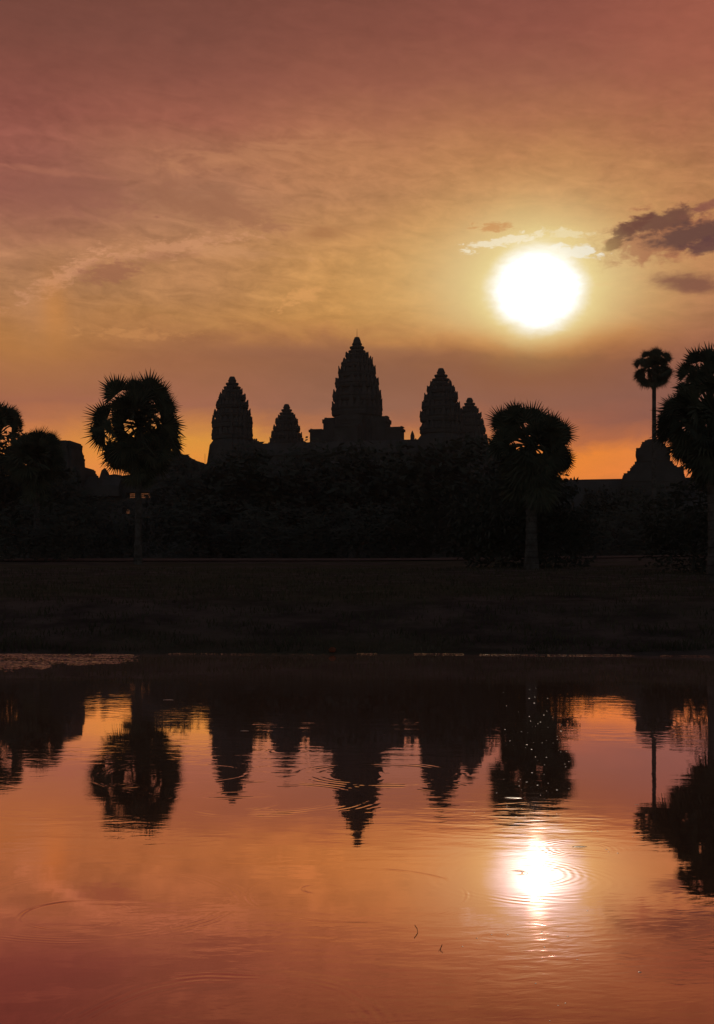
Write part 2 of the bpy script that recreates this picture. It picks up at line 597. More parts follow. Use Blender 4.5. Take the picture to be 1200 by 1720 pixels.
FAR = [(0, 0), (0.25, 0.07), (1.5, 0.22), (4.0, 0.62), (6.2, 0.98), (8.0, 1.12), (20, 1.42), (45, 2.30), (75, 3.05), (100, 4.05), (108, 4.2), (3000, 4.2)]
NEAR = [(0, 0), (0.3, 0.06), (1.5, 0.18), (6, 0.9), (14, 2.0), (60, 2.6), (3000, 2.6)]


def pond_d(x, y):
    """signed distance-ish, negative in the pond"""
    return max(y - shore(x) if abs(x) < 40 else y - shore(math.copysign(40, x)), 1.0 - y, abs(x) - 34)


def gz(x, y):
    d = pond_d(x, y)
    if d < 0:
        return max(-0.7, d * 0.22)
    tab = FAR
    if y > 60:
        return lerp(FAR, d)
    zf, zn = lerp(FAR, d), lerp(NEAR, d)
    if 1.0 - y > 0:
        return zn
    return zf


def spread(a, b, n0, step0, growth):
    out = [a]
    st = step0
    while out[-1] < b:
        out.append(out[-1] + st)
        st *= growth
    return out


xs = spread(0, 2600, 0, 0.45, 1.045)
xs = [-x for x in reversed(xs[1:])] + xs
ys = [-600, -300, -150, -80, -40, -25, -18, -12, -8, -6, -4.5, -3, -2, -1.2, -0.6, 0, 0.4, 0.8, 1.0, 1.3, 2, 4, 8, 12, 16, 20, 23]
y = 24.0
st = 0.2
while y < 3000:
    ys.append(y)
    if y > 29:
        st *= 1.06
    y += st
rg = random.Random(5)
v = []
for yy in ys:
    for xx in xs:
        z = gz(xx, yy)
        if z > 0.05 and yy > 20:
            z += (rg.random() - 0.5) * min(0.06, 0.01 + 0.004 * (yy - 26)) * (1 if yy < 110 else 0)
        v.append((xx, yy, z))
nx = len(xs)
f = [(j * nx + i, j * nx + i + 1, (j + 1) * nx + i + 1, (j + 1) * nx + i) for j in range(len(ys) - 1) for i in range(nx - 1)]
g = MB(); g.v = v; g.f = f
tag(g.build('ground', M_SOIL, None, True), kind='structure')
wmb = MB()
wmb.face([(-60, -1, 0), (60, -1, 0), (60, 30, 0), (-60, 30, 0)])
tag(wmb.build('water', M_WATER), kind='structure')
# bare sandy path in front of the enclosure
pm = MB()
pxs = [x * 4.0 for x in range(-60, 61)]
ra = []; rb = []
for i in range(len(pxs) - 1):
    for (a, b) in ((112, 116), (116, 121)):
        q = []
        for (xx, yy) in ((pxs[i], a), (pxs[i + 1], a), (pxs[i + 1], b), (pxs[i], b)):
            yy += 1.5 * sin(xx * 0.04)
            q.append((xx, yy, gz(xx, yy) + 0.09))
        pm.face(q)
tag(pm.build('path', M_PATH), kind='structure')

# ------------------------------------------------------------------ temple
TH = radians(-13.4)
TY = 330.0
UNIT = [(1, 0.0), (1, .34), (.88, .34), (.88, .58), (.74, .58), (.74, .74), (.58, .74), (.58, .88), (.34, .88), (.34, 1)]
RED = []
for q in range(4):
    a = q * pi / 2
    for (x, y) in UNIT:
        RED.append((x * cos(a) - y * sin(a), x * sin(a) + y * cos(a)))


def ring_at(cx, cy, z, r, rnd=0.0):
    """redented lotus section; rnd>0 makes it rounder"""
    out = []
    for (x, y) in RED:
        l = sqrt(x * x + y * y)
        k = (1 - rnd) + rnd / l
        out.append((cx + x * r * k, cy + y * r * k, z))
    return out


def spike(mb, cx, cy, ang, r, z, h, w, rs):
    """antefix: a small pointed upright stone leaf standing at radius r"""
    dx, dy = cos(ang), sin(ang)
    tx, ty = -dy, dx
    d = 0.35 * w
    prof = [(0, 1.0), (0.45, 1.05), (0.75, 0.62), (1.0, 0.06)]
    rings = []
    for (t, k) in prof:
        zz = z + h * t
        rr = r + 0.10 * h * t * t
        hw = w * 0.5 * k
        hd = d * (1 - 0.7 * t)
        rings.append([(cx + dx * (rr + a * hd) + tx * b * hw, cy + dy * (rr + a * hd) + ty * b * hw, zz)
                      for (a, b) in ((-1, -1), (1, -1), (1, 1), (-1, 1))])
    mb.loft(rings)


def tower_mesh(cx, cy, prof, rseed, scale=1.0):
    """prof: (z, r, kind) with kind 't' cornice (wide), 'n' notch, 's' plain"""
    mb = MB()
    rs = random.Random(rseed)
    rings = []
    for i, (z, r, k) in enumerate(prof):
        rings.append(ring_at(cx, cy, z, r, 0.35))
        if k == 'n' and i + 1 < len(prof):
            # between a tier below and one above: add moulding
            pass
    # build with bulges: from bottom to top
    prof = [(z, r * 0.955 if k == 'n' else r, k) for (z, r, k) in prof]
    out = [ring_at(cx, cy, prof[0][0], prof[0][1], 0.35)]
    for (a, b) in zip(prof, prof[1:]):
        za, r_a, ka = a
        zb, r_b, kb = b
        if ka == 'n' and kb == 't':          # tier wall rising from the notch to its cornice
            H = zb - za
            out.append(ring_at(cx, cy, za + 0.12 * H, r_a * 0.985, 0.35))
            out.append(ring_at(cx, cy, za + 0.2 * H, (r_a * .4 + r_b * .6), 0.35))
            out.append(ring_at(cx, cy, za + 0.55 * H, (r_a * .15 + r_b * .85), 0.35))
            out.append(ring_at(cx, cy, za + 0.75 * H, r_b * 0.97, 0.35))
            out.append(ring_at(cx, cy, zb, r_b, 0.35))
        elif ka == 't' and kb == 'n':        # overhang: cornice steps back in to the next notch
            out.append(ring_at(cx, cy, za + 0.35 * (zb - za), r_a * 0.985, 0.35))
            out.append(ring_at(cx, cy, za + 0.6 * (zb - za), r_b * 1.02, 0.35))
            out.append(ring_at(cx, cy, zb, r_b * 0.97, 0.35))
        else:
            out.append(ring_at(cx, cy, zb, r_b, 0.35))
    mb.loft(out)
    # antefixes standing on every cornice
    for i in range(1, len(prof) - 1):
        if prof[i][2] == 't' and prof[i][1] > 2.2 * scale:
            z, r, _ = prof[i]
            nxt = prof[i + 1]
            h = (nxt[0] - z) * 1.0 + 0.55 * abs(prof[i][0] - prof[i - 1][0])
            h = min(h, 2.3 * scale)
            for q in range(4):
                for (da, rr) in ((0, 1.0), (16, .99), (-16, .99), (31, .97), (-31, .97), (45, .965)):
                    if rs.random() < 0.13:
                        continue
                    a = q * pi / 2 + radians(da)
                    spike(mb, cx, cy, a, r * rr * 0.96, z - 0.1, h * rs.uniform(0.6, 1.08), 0.15 * r + 0.25, rs)
    return mb


def prof_from(px_list, D, grow=1.0):
    """(photo row, half width px, kind) at distance D -> (z, r, kind) bottom to top"""
    out = [(CAMH + (HZ - y) / F * D, hw / F * D * grow, k) for (y, hw, k) in px_list]
    return sorted(out, key=lambda t: t[0])


CENTRAL = [(578, 8.3, 't'), (580.5, 7.6, 'n'), (584, 12, 't'), (587.5, 9.6, 'n'), (590.5, 14.2, 't'), (593.5, 12.4, 'n'),
           (598, 19.2, 't'), (603.5, 16.8, 'n'), (612, 26.2, 't'), (620, 23, 'n'), (627, 31.2, 't'), (637, 28, 'n'),
           (645, 36.4, 't'), (655, 32.6, 'n'), (667, 40.4, 't'), (677, 37.5, 'n'), (688, 42.2, 't'), (702.5, 39.5, 'n'),
           (722, 42, 't'), (760, 42, 's'), (790, 42, 's')]
CORNER = [(639.5, 6.6, 't'), (642, 6.0, 'n'), (645, 10.2, 't'), (648.2, 8.6, 'n'), (651.5, 13.6, 't'), (654.6, 11.8, 'n'),
          (659.4, 16.4, 't'), (663.5, 14.6, 'n'), (669, 21.6, 't'), (675, 19.4, 'n'), (682, 25.8, 't'), (688.7, 23.8, 'n'),
          (696.6, 29.4, 't'), (703, 27.6, 'n'), (711, 32.4, 't'), (722, 30.6, 'n'), (732, 32.6, 't'), (741, 31.6, 'n'),
          (748, 35, 's'), (770, 38, 's'), (790, 41, 's')]

temple = empty('temple', (0, TY, 4.0), TH)
tag(temple, 'dark stone temple pyramid with five tiered lotus bud towers against the orange sky', 'temple')


def tpart(mb, name, parent=None, m=None, smooth=False):
    """mesh given in temple axes with absolute heights"""
    mb.v = [(x, y, z - 4.0) for (x, y, z) in mb.v]
    return mb.build(name, m or M_STONE, parent or temple, smooth)


def finial(cx, cy, zb, zt, r0, r1, parent):
    mb = MB()
    H = zt - zb
    rings = []
    for (t, r) in ((0, r0), (0.15, r0 * 1.02), (0.18, r0 * .88), (0.5, (r0 + r1) * .5 * 1.04), (0.85, r1 * 1.08), (0.97, r1), (1.0, r1 * .8)):
        rings.append([(cx + r * cos(2 * pi * j / 14), cy + r * sin(2 * pi * j / 14), zb + t * H) for j in range(14)])
    mb.loft(rings)
    return tpart(mb, 'finial', parent)


DC = TY
pc = prof_from(CENTRAL, DC)
tw = tpart(tower_mesh(0, 0, pc, 3, 1.3), 'tower')
tw['label'] = 'tall central tower'
finial(0, 0, pc[-1][0] - 0.1, CAMH + (HZ - 566.5) / F * DC, 8.0 / F * DC, 4.2 / F * DC, tw)
rod = MB()
zt = CAMH + (HZ - 566.5) / F * DC
rod.tube([(0, 0, zt - 0.5), (0, 0, zt + 1.2), (0, 0, zt + 2.2)], [0.07, 0.05, 0.03], 6)
tpart(rod, 'lightning_rod', tw, M_METAL)

D0 = 313.4
pcn = prof_from(CORNER, D0)
RC = 25.4
for (ix, iy, seed, hk) in ((-1, -1, 11, 1.0), (1, -1, 12, 1.0), (-1, 1, 13, 0.985), (1, 1, 14, 0.99)):
    cx, cy = ix * 26.2, iy * 23.6
    p = [(36 + (z - 36) * hk if z > 36 else z, r * (1.04 if iy < 0 else 1.0), k) for (z, r, k) in pcn]
    o = tpart(tower_mesh(cx, cy, p, seed), 'tower')
    finial(cx, cy, p[-1][0] - 0.1, CAMH + (HZ - 633) / F * D0 - (0 if hk == 1 else 0.3), 6.9 / F * D0, 4.0 / F * D0, o)


def vault(mb, p0, p1, hw, z0, zw, zr, over=0.35, crest=True):
    """gallery: walls and an ogive stone vault along p0-p1"""
    p0 = Vector((p0[0], p0[1], 0)); p1 = Vector((p1[0], p1[1], 0))
    d = (p1 - p0).normalized()
    n = Vector((-d.y, d.x, 0))
    sec = [(-hw, z0), (-hw, zw), (-hw - over, zw + .05), (-hw - over, zw + .35), (-hw * .93, zw + 0.35 + (zr - zw) * .22), (-hw * .72, zw + (zr - zw) * .58),
           (-hw * .42, zw + (zr - zw) * .86), (-.22, zr), (.22, zr), (hw * .42, zw + (zr - zw) * .86), (hw * .72, zw + (zr - zw) * .58),
           (hw * .93, zw + 0.35 + (zr - zw) * .22), (hw + over, zw + .35), (hw + over, zw + .05), (hw, zw), (hw, z0)]
    rings = [[P + n * a + Vector((0, 0, z)) for (a, z) in sec] for P in (p0, p1)]
    mb.loft(rings)
    if crest:
        L = (p1 - p0).length
        k = int(L / 1.1)
        for i in range(k):
            P = p0 + d * (i + .5) * L / k
            if (i * 7919 + k * 31) % 5 in (0, 3):
                continue
            mb.loft([[P + d * a * s_ + n * b * s_ + Vector((0, 0, zr - 0.05 + h)) for (a, b) in ((-.16, -.12), (.16, -.12), (.16, .12), (-.16, .12))]
                     for (h, s_) in ((0, 1), (.22, .8), (.4, .1))])


# upper gallery joining the corner towers, and cross galleries to the centre
mb = MB()
zr = 36.0
for (a, b) in (((-26.2, -23.6), (26.2, -23.6)), ((-26.2, 23.6), (26.2, 23.6)), ((-26.2, -23.6), (-26.2, 23.6)), ((26.2, -23.6), (26.2, 23.6))):
    vault(mb, a, b, 2.3, 27, 32.6, zr)
tpart(mb, 'gallery_roof')
mb = MB()
vault(mb, (-24, 0), (24, 0), 2.2, 27, 34.5, 37.9)
vault(mb, (0.1, -22), (0.1, 22), 2.1, 27, 34.4, 37.7)
tpart(mb, 'gallery_roof')
# stepped porches round the foot of the central tower
mb = MB()


def zc(y, D=DC):
    return CAMH + (HZ - y) / F * D


def mc(px, D=DC):
    return px / F * D


for q in range(4):
    a = q * pi / 2
    hw = 2.9
    # inner high porch
    mb.box(-hw - .4, hw + .4, 0, mc(53), 27, zc(712), a)
    mb.box(-hw - .55, hw + .55, 0, mc(53) + .25, zc(712), zc(705.5), a)
    mb.box(-hw * .9, hw * .9, 0, mc(53) - .1, zc(705.5), zc(702.5), a)
    mb.box(-hw * .5, hw * .5, mc(50), mc(53) + .1, zc(702.5), zc(701), a)
    mb.box(-hw - .1, hw + .1, mc(53), mc(57), 27, zc(722), a)
    # outer low porch
    mb.box(-hw, hw, mc(57), mc(77), 27, zc(726), a)
    mb.box(-hw - .2, hw + .2, mc(57), mc(77) + .3, zc(726), zc(722), a)
    mb.box(-hw * .8, hw * .8, mc(57), mc(77), zc(722), zc(720.5), a)
    mb.box(-hw * .5, hw * .5, mc(76), mc(77) + .35, zc(720.5), zc(719), a)
tpart(mb, 'porch')
# the steep stepped pyramid
mb = MB()
lv = [(4, 46, 45), (13.9, 45, 44), (14, 35, 32.5), (18.4, 34.2, 31.7), (18.5, 33.4, 31), (23, 32.6, 30.2), (23.1, 31.6, 29.2), (27.5, 30.4, 28)]
for (a, b) in zip(lv[0::2], lv[1::2]):
    mb.loft([[(-a[1], -a[2], a[0]), (a[1], -a[2], a[0]), (a[1], a[2], a[0]), (-a[1], a[2], a[0])],
             [(-b[1], -b[2], b[0]), (b[1], -b[2], b[0]), (b[1], b[2], b[0]), (-b[1], b[2], b[0])]])
tpart(mb, 'pyramid', None, M_STONE2)
for sx in (-26.2, 0, 26.2):                      # steep west stairs
    mb = MB()
    nst = 36
    for i in range(nst):
        zz = 14 + 13.5 * (i + 1) / nst
        yy = -39 + 10.4 * i / nst
        mb.box(sx - 2.0, sx + 2.0, yy, -27.8, 13.9 + 13.5 * i / nst, zz)
    mb.box(sx - 2.7, sx - 2.003, -39.2, -27.9, 13.8, 20)
    mb.box(sx + 2.003, sx + 2.7, -39.2, -27.9, 13.8, 20)
    tpart(mb, 'staircase')
# second enclosure gallery with ruined corner pavilions
mb = MB()
HX, HY = 38.5, 40.0
for (a, b) in (((-HX, -HY), (HX, -HY)), ((-HX, HY), (HX, HY)), ((-HX, -HY), (-HX, HY)), ((HX, -HY), (HX, HY))):
    vault(mb, a, b, 2.6, 13.8, 25.6, 29.6)
tpart(mb, 'gallery_roof')
# roofless corner stumps
for (ix, iy, seed) in ((-1, -1, 3), (1, -1, 4)):
    mb = MB()
    rs = random.Random(seed)
    cx, cy = ix * HX, iy * HY
    for k in range(9):
        z0 = 24 + k * 0.9
        r = 5.8 - 0.10 * k
        mb.box(-r + rs.uniform(-.2, .2), r + rs.uniform(-.2, .2), -r + rs.uniform(-.2, .2), r + rs.uniform(-.2, .2), z0, z0 + .897, 0, (cx, cy))
    for k in range(16):
        a = rs.uniform(-5, 5); b = rs.uniform(-5, 5)
        mb.box(a - .6, a + .6, b - .5, b + .5, 32.0, 32.12 + rs.uniform(.1, .35), rs.uniform(0, .3), (cx, cy))
    # tumbled roof falling away to the side
    for k in range(14):
        t = k / 13
        mb.box(-ix * (5.8 + 4.8 * t) - .45, -ix * (5.8 + 4.8 * t) + .45, -2.9, 2.9, 26, 31.9 - 2.2 * t ** 0.7 + rs.uniform(-.12, .12), 0, (cx, cy))
    tpart(mb, 'corner_pavilion')
# small ruined crest and pinnacle on the upper gallery
mb = MB()
rs = random.Random(8)
for k in range(9):
    a = k * 0.24
    mb.box(-26.2 + 5.0 + a, -26.2 + 5.235 + a, -23.9, -23.3, 35.5, 36.9 + (0.35 if k % 2 else 0.05) - max(0, k - 5) * 0.3, 0)
tpart(mb, 'roof_crest')
mb = MB()
for (x, y) in ((19.3, -23.6),):
    spike(mb, x, y, -pi / 2, 0.0, 35.9, 2.2, 0.9, rs)
tpart(mb, 'pinnacle')
mb = MB()
mb.tube([(-33.2, -24, 27), (-33.2, -24, 33.8)], [0.06, 0.04], 5)
tpart(mb, 'pole', None, M_METAL)

# ------------------------------------------------------------------ outer enclosure gallery (its own long building)
OY = 235.0
outer = empty('gallery_building', (0, OY, 4.0), TH)
tag(outer, 'long low stone gallery with vaulted roof running right of the wide bushy palm', 'gallery')


def opart(mb, name, parent, m=None, z=4.0):
    mb.v = [(x, y, zz - z) for (x, y, zz) in mb.v]
    return mb.build(name, m or M_STONE, parent)


mb = MB()
vault(mb, (-30, 0), (125, 0), 3.0, 9, 16.2, 20.05, 0.4, False)
vault(mb, (-30, -4.3), (125, -4.3), 1.4, 13.6, 14.2, 16.4, 0.3, False)
opart(mb, 'roof', outer)
mb = MB()
mb.box(-31, 126, -7.5, 5, 3.5, 7.2)
mb.box(-30.6, 125.6, -7.0, 4.6, 7.2, 9.0)
opart(mb, 'plinth', outer, M_STONE2)
for k in range(52):
    mb = MB()
    x = -29 + k * 3.0
    mb.box(x - .28, x + .28, -5.65, -5.05, 9.003, 13.3)
    mb.box(x - .4, x + .4, -5.8, -4.9, 13.3, 13.62)
    opart(mb, 'pillar', outer)

# ruined pavilion with a broken dome on the right
RD = 224.0
rp = empty('ruined_pavilion', ((1096 - CX) / F * RD, RD - 3, 4.0), TH)
tag(rp, 'squat ruined stone tower with broken rounded top, at the slender palm trunk on the right', 'tower')


def rows_profile(rows, D, cx, depth):
    """stacked courses following left/right photo edges; depth(hw) gives half depth"""
    mb = MB()
    rs = random.Random(int(cx))
    for i in range(len(rows) - 1):
        (y0, l0, r0) = rows[i]
        (y1, l1, r1) = rows[i + 1]
        n = max(1, int(round((y1 - y0) / F * D / 0.42)))
        for k in range(n):
            t0 = k / n; t1 = (k + 1) / n
            tm = (t0 + t1) / 2
            l = (l0 + (l1 - l0) * tm - cx) / F * D + rs.uniform(-.12, .12)
            r = (r0 + (r1 - r0) * tm - cx) / F * D + rs.uniform(-.12, .12)
            za = CAMH + (HZ - (y0 + (y1 - y0) * t0)) / F * D
            zb = CAMH + (HZ - (y0 + (y1 - y0) * t1)) / F * D
            dd = depth((r - l) / 2) + rs.uniform(-.1, .1)
            # each course is a redented block, slightly chamfered
            c = min(.55, (r - l) * .12)
            ring = [(l + c, -dd), (r - c, -dd), (r - c, -dd + c), (r, -dd + c), (r, dd - c), (r - c, dd - c), (r - c, dd), (l + c, dd), (l + c, dd - c), (l, dd - c), (l, -dd + c), (l + c, -dd + c)]
            mb.loft([[(x, y, zb + .003) for (x, y) in ring], [(x, y, za) for (x, y) in ring]])
    return mb


# wall below, tower body, dome: three parts
mb = rows_profile([(757, 1063.5, 1118), (762, 1063, 1118.5), (779, 1063, 1118)], RD, 1096, lambda h: h)
opart(mb, 'tower_body', rp)
mb = rows_profile([(741.5, 1083, 1101), (743, 1080, 1103), (746, 1075, 1106), (750, 1071, 1109), (757, 1068.5, 1113)], RD, 1096, lambda h: h * .95)
opart(mb, 'dome', rp)
mb = rows_profile([(779, 1062, 1119), (784, 1060, 1124), (790, 1055, 1131), (795, 1051, 1137), (799, 1046, 1139), (806, 1041, 1141), (880, 1038, 1144)], RD, 1096, lambda h: h * .8)
for (px, y0, y1) in ((1137.5, 787, 806), (1134, 791, 806)):
    x = (px - 1096) / F * RD
    za, zb = CAMH + (HZ - y1) / F * RD, CAMH + (HZ - y0) / F * RD
    mb.box(x - .28, x + .28, -1.2, .2, za, zb)
mb.box((1048 - 1096) / F * RD, (1051 - 1096) / F * RD, -1.5, 1.5, 17, CAMH + (HZ - 798) / F * RD)
opart(mb, 'stepped_roof', rp)
mb = MB()
mb.box(-1.5, 1.5, -6.2, -5.0, 9, 10)
mb.box(-1.6, -.95, -6.1, -5.1, 10, 14); mb.box(.95, 1.6, -6.1, -5.1, 10, 14); mb.box(-2.1, 2.1, -6.2, -5.0, 14, 15)
mb.box(-1.6, 1.6, -6.1, -5.2, 15, 16.2); mb.box(-.8, .8, -6.0, -5.3, 16.2, 17.2)
opart(mb, 'door_frame', rp)

# left gate ruin: tower stump, stepped shoulder and lower roof
LD = 240.0
lr = empty('gate_ruin', ((100 - CX) / F * LD, LD, 4.0), TH * 0.5)
tag(lr, 'broken stone gate tower with flat jagged top behind the short palm on the left', 'tower')
mb = rows_profile([(743.5, 66, 127), (746, 62, 130), (757, 60, 130.5), (759, 61, 131), (762, 60, 132.5), (775, 58, 133), (785, 56, 134.5), (786, 55, 144), (788, 53, 147.5),
                   (793, 52, 149), (799, 50, 153), (880, 48, 156)], LD, 100, lambda h: h)
opart(mb, 'tower_body', lr)
mb = MB()


def lx(px):
    return (px - 100) / F * LD


def lz(py):
    return CAMH + (HZ - py) / F * LD


sec = [(150, 799.5), (165, 802), (174, 804), (176, 797), (179, 787), (181, 791), (183, 798), (186, 799), (196, 797.5), (206, 799), (212, 801)]
for (a, b) in zip(sec, sec[1:]):
    rings = []
    for (px, py) in (a, b):
        rings.append([(lx(px), -3.5, lz(836)), (lx(px), -3.5, lz(py) - 2.2), (lx(px), -2, lz(py) - .6), (lx(px), -.3, lz(py)), (lx(px), .3, lz(py)), (lx(px), 2, lz(py) - .6), (lx(px), 3.5, lz(py) - 2.2), (lx(px), 3.5, lz(836))])
    mb.loft(rings)
opart(mb, 'roof', lr)
# wing of the gate with square windows, sky faintly visible through their stone balusters
wing = MB()
WZ0, WZ1 = 4.0, lz(800)


def holes_wall(mb, x0, x1, z0, z1, holes, y0, y1):
    """wall slab with rectangular openings given as (xa, xb, za, zb)"""
    xs_ = sorted({x0, x1, *[h[0] for h in holes], *[h[1] for h in holes]})
    zs_ = sorted({z0, z1, *[h[2] for h in holes], *[h[3] for h in holes]})
    for i in range(len(xs_) - 1):
        for j in range(len(zs_) - 1):
            xm = (xs_[i] + xs_[i + 1]) / 2
            zm = (zs_[j] + zs_[j + 1]) / 2
            if any(h[0] < xm < h[1] and h[2] < zm < h[3] for h in holes):
                continue
            mb.box(xs_[i], xs_[i + 1], y0, y1, zs_[j], zs_[j + 1])


H1 = (lx(218), lx(264.5), lz(838.5), lz(829))
H2 = (lx(212), lx(225), lz(865), lz(854))
H3 = (lx(300), lx(312), lz(858), lz(828))
holes_wall(wing, lx(-260), lx(345), 4.0, lz(812), [H1, H2, H3], -1.2, 1.2)
opart(wing, 'wall', lr)
mb = MB()
vault(mb, (lx(212), 0), (lx(345), 0), 1.9, lz(812), lz(810), lz(800), .3, False)
opart(mb, 'roof', lr)
mb = MB()
vault(mb, (lx(-260), 0), (lx(50), 0), 1.9, lz(812), lz(810), lz(799), .3, False)
opart(mb, 'roof', lr)
rsb = random.Random(2)
for (H, st_) in ((H1, .17), (H2, .17), (H3, .2)):
    mb = MB()
    x = H[0] + .05
    while x < H[1]:
        rr = .079
        zs_ = [H[2] + (H[3] - H[2]) * t for t in (0, .12, .2, .35, .5, .65, .8, .88, 1)]
        mb.tube([(x, -.4, z) for z in zs_], [rr * k for k in (1, 1, .8, 1.1, .85, 1.1, .8, 1, 1)], 6)
        x += st_
    opart(mb, 'window_baluster', lr)

# ------------------------------------------------------------------ palms


def fan(mb, hub, axis, R, rs, normal=None, spread_deg=138, nseg=34, droop=0.0):
    """a palmate leaf: pleated disc with free pointed tips"""
    axis = Vector(axis).normalized()
    if normal is None:
        normal = Vector((rs.uniform(-.45, .45), -1, rs.uniform(-.5, .5)))
    normal = Vector(normal)
    normal = (normal - axis * normal.dot(axis))
    if normal.length < .05:
        normal = axis.orthogonal()
    normal.normalize()
    side = axis.cross(normal)
    hub = Vector(hub)
    i0 = len(mb.v)
    mb.v.append(tuple(hub))
    a0 = -radians(spread_deg)
    da = 2 * radians(spread_deg) / nseg
    dirs = []
    for k in range(nseg + 1):
        a = a0 + da * k
        rr = R * (0.50 + 0.08 * rs.random())
        cup = 0.10 * R
        p = hub + (axis * cos(a) + side * sin(a)) * rr + normal * (cup * (1 if k % 2 else .3))
        mb.v.append(tuple(p))
    for k in range(nseg):
        a = a0 + da * (k + .5) + rs.uniform(-.02, .02)
        L = R * (1.0 - 0.18 * abs(a / a0) ** 2) * rs.uniform(.82, 1.08)
        d = axis * cos(a) + side * sin(a)
        tip = hub + d * L + normal * rs.uniform(-.05, .12) * R
        tip.z -= droop * R * rs.uniform(.1, .35)
        mb.v.append(tuple(tip))
        t = len(mb.v) - 1
        A = i0 + 1 + k
        mb.f.append((i0, A, A + 1))
        mb.f.append((A, t, A + 1))


FS = 1.5


def palm(name, base_px, D, crown_px, hubs, trunk_r, label, rs, depth=1.0, extra=20, ground=None, skirt=None, group=None, lean=0.0, fs=1.0):
    bx = (base_px - CX) / F * D
    gzv = gz(bx, D)
    root = empty(name, (bx, D, gzv - .05))
    tag(root, label, 'palm tree', group)
    cx, cy = crown_px
    ox = (cx - base_px) / F * D
    cz = CAMH + (HZ - cy) / F * D - gzv
    tm = MB()
    pts = []; rad = []
    N = 22
    for k in range(N + 1):
        t = k / N
        pts.append((ox * t + lean * sin(pi * t) * .4, 0, cz * t))
        rad.append(trunk_r * (1.5 - 2.2 * t if t < .15 else 1.17 - .35 * t) * (1 + .05 * (k % 2)))
    tm.tube(pts, rad, 12)
    tm.build('trunk', M_BARK, root)
    cm = MB()
    ctr = Vector((ox, 0, cz))
    maxr = max(sqrt((h[0] - cx) ** 2 + (h[1] - cy) ** 2) for h in hubs) / F * D
    hl = []
    for (hx, hy, r) in hubs:
        dx = (hx - cx) / F * D
        dz = -(hy - cy) / F * D
        rr = sqrt(dx * dx + dz * dz)
        dy = sqrt(max(0, maxr ** 2 - rr ** 2)) * rs.uniform(-1, 1) * depth
        hl.append((Vector((dx, dy, dz)), r / F * D, True))
        if rs.random() < .65:
            hl.append((Vector((dx * rs.uniform(.72, .9) + rs.uniform(-.2, .2), -dy * rs.uniform(.4, 1), dz * rs.uniform(.72, .9) + rs.uniform(-.2, .2))), r / F * D * .95, True))
    for k in range(int(extra * 1.9)):
        # leaves on the near and far faces of the crown
        s_ = -1 if k % 2 else 1
        th = rs.uniform(0, 2 * pi)
        q = sqrt(rs.random()) * .78
        dx = maxr * q * cos(th); dz = maxr * q * sin(th) * .85 - .18 * maxr
        dy = s_ * sqrt(max(0, 1 - q * q)) * maxr * depth * rs.uniform(.3, 1)
        hl.append((Vector((dx, dy, dz)), rs.choice(hubs)[2] / F * D * .9, False))
    for (d, r, listed) in hl:
        dl = max(d.length, .01)
        inward = min(.36 * r, .6 * dl)
        d = d * (1 - inward / dl)
        hub = ctr + d
        ax = d.normalized() if dl > .15 else Vector((rs.uniform(-1, 1), 0, .8)).normalized()
        ax = (ax + Vector((rs.uniform(-.18, .18), 0, .10))).normalized()
        R = r * FS * fs * rs.uniform(.88, 1.12)
        if listed:
            nrm = Vector((rs.uniform(-.45, .45), -1, rs.uniform(-.45, .45)))
        else:
            nrm = Vector((rs.uniform(-1, 1), -1, rs.uniform(-1, 1)))
        fan(cm, hub, ax, R, rs, nrm, rs.uniform(74, 104), rs.choice((24, 26, 28)), .35 if d.z < 0 else .06)
        # petiole, slightly arched
        mid = ctr + d * .5 + Vector((0, 0, .08 * d.length))
        w = .05 if r > .6 else .04
        cm.tube([ctr, mid, hub], [w * 1.3, w, w * .7], 4)
    if skirt:                                    # hanging dead leaves against the stem
        n, z0, z1, rr = skirt
        for k in range(n):
            a = rs.uniform(0, 2 * pi)
            z = cz + rs.uniform(z0, z1)
            h = Vector((ox + rr * .5 * cos(a), rr * .5 * sin(a), z))
            fan(cm, h, (cos(a) * .45, sin(a) * .45, -1), rr * rs.uniform(.7, 1), rs, None, 70, 16, .3)
    cm.build('crown', M_PALM, root)
    return root


rs = random.Random(21)
H_left = [(195, 656, 27), (224, 650, 23), (258, 652, 25), (274, 664, 21), (286, 686, 22), (294, 720, 25), (288, 744, 25), (177, 706, 26),
          (173, 734, 24), (183, 762, 23), (194, 776, 22), (210, 668, 25), (241, 667, 25), (228, 690, 20), (250, 700, 15), (212, 742, 28), (255, 742, 28), (235, 745, 30),
          (265, 766, 24), (240, 778, 27), (221, 780, 24), (207, 764, 24), (278, 768, 20), (232, 722, 22), (200, 722, 17), (262, 722, 20), (262, 785, 22), (245, 794, 22), (238, 700, 20), (222, 708, 17), (247, 716, 17), (268, 700, 18), (200, 688, 23), (214, 686, 23), (203, 708, 20), (228, 668, 23)]
H_left = [(x, y - 3, q) for (x, y, q) in H_left]
palm('palm_tree', 232, 99.0, (234, 716), H_left, 0.24, 'tall fan palm with round crown standing alone between left gate ruin and leftmost tower', rs, 1.0, 16, skirt=(16, -4.2, -2.2, 1.3))

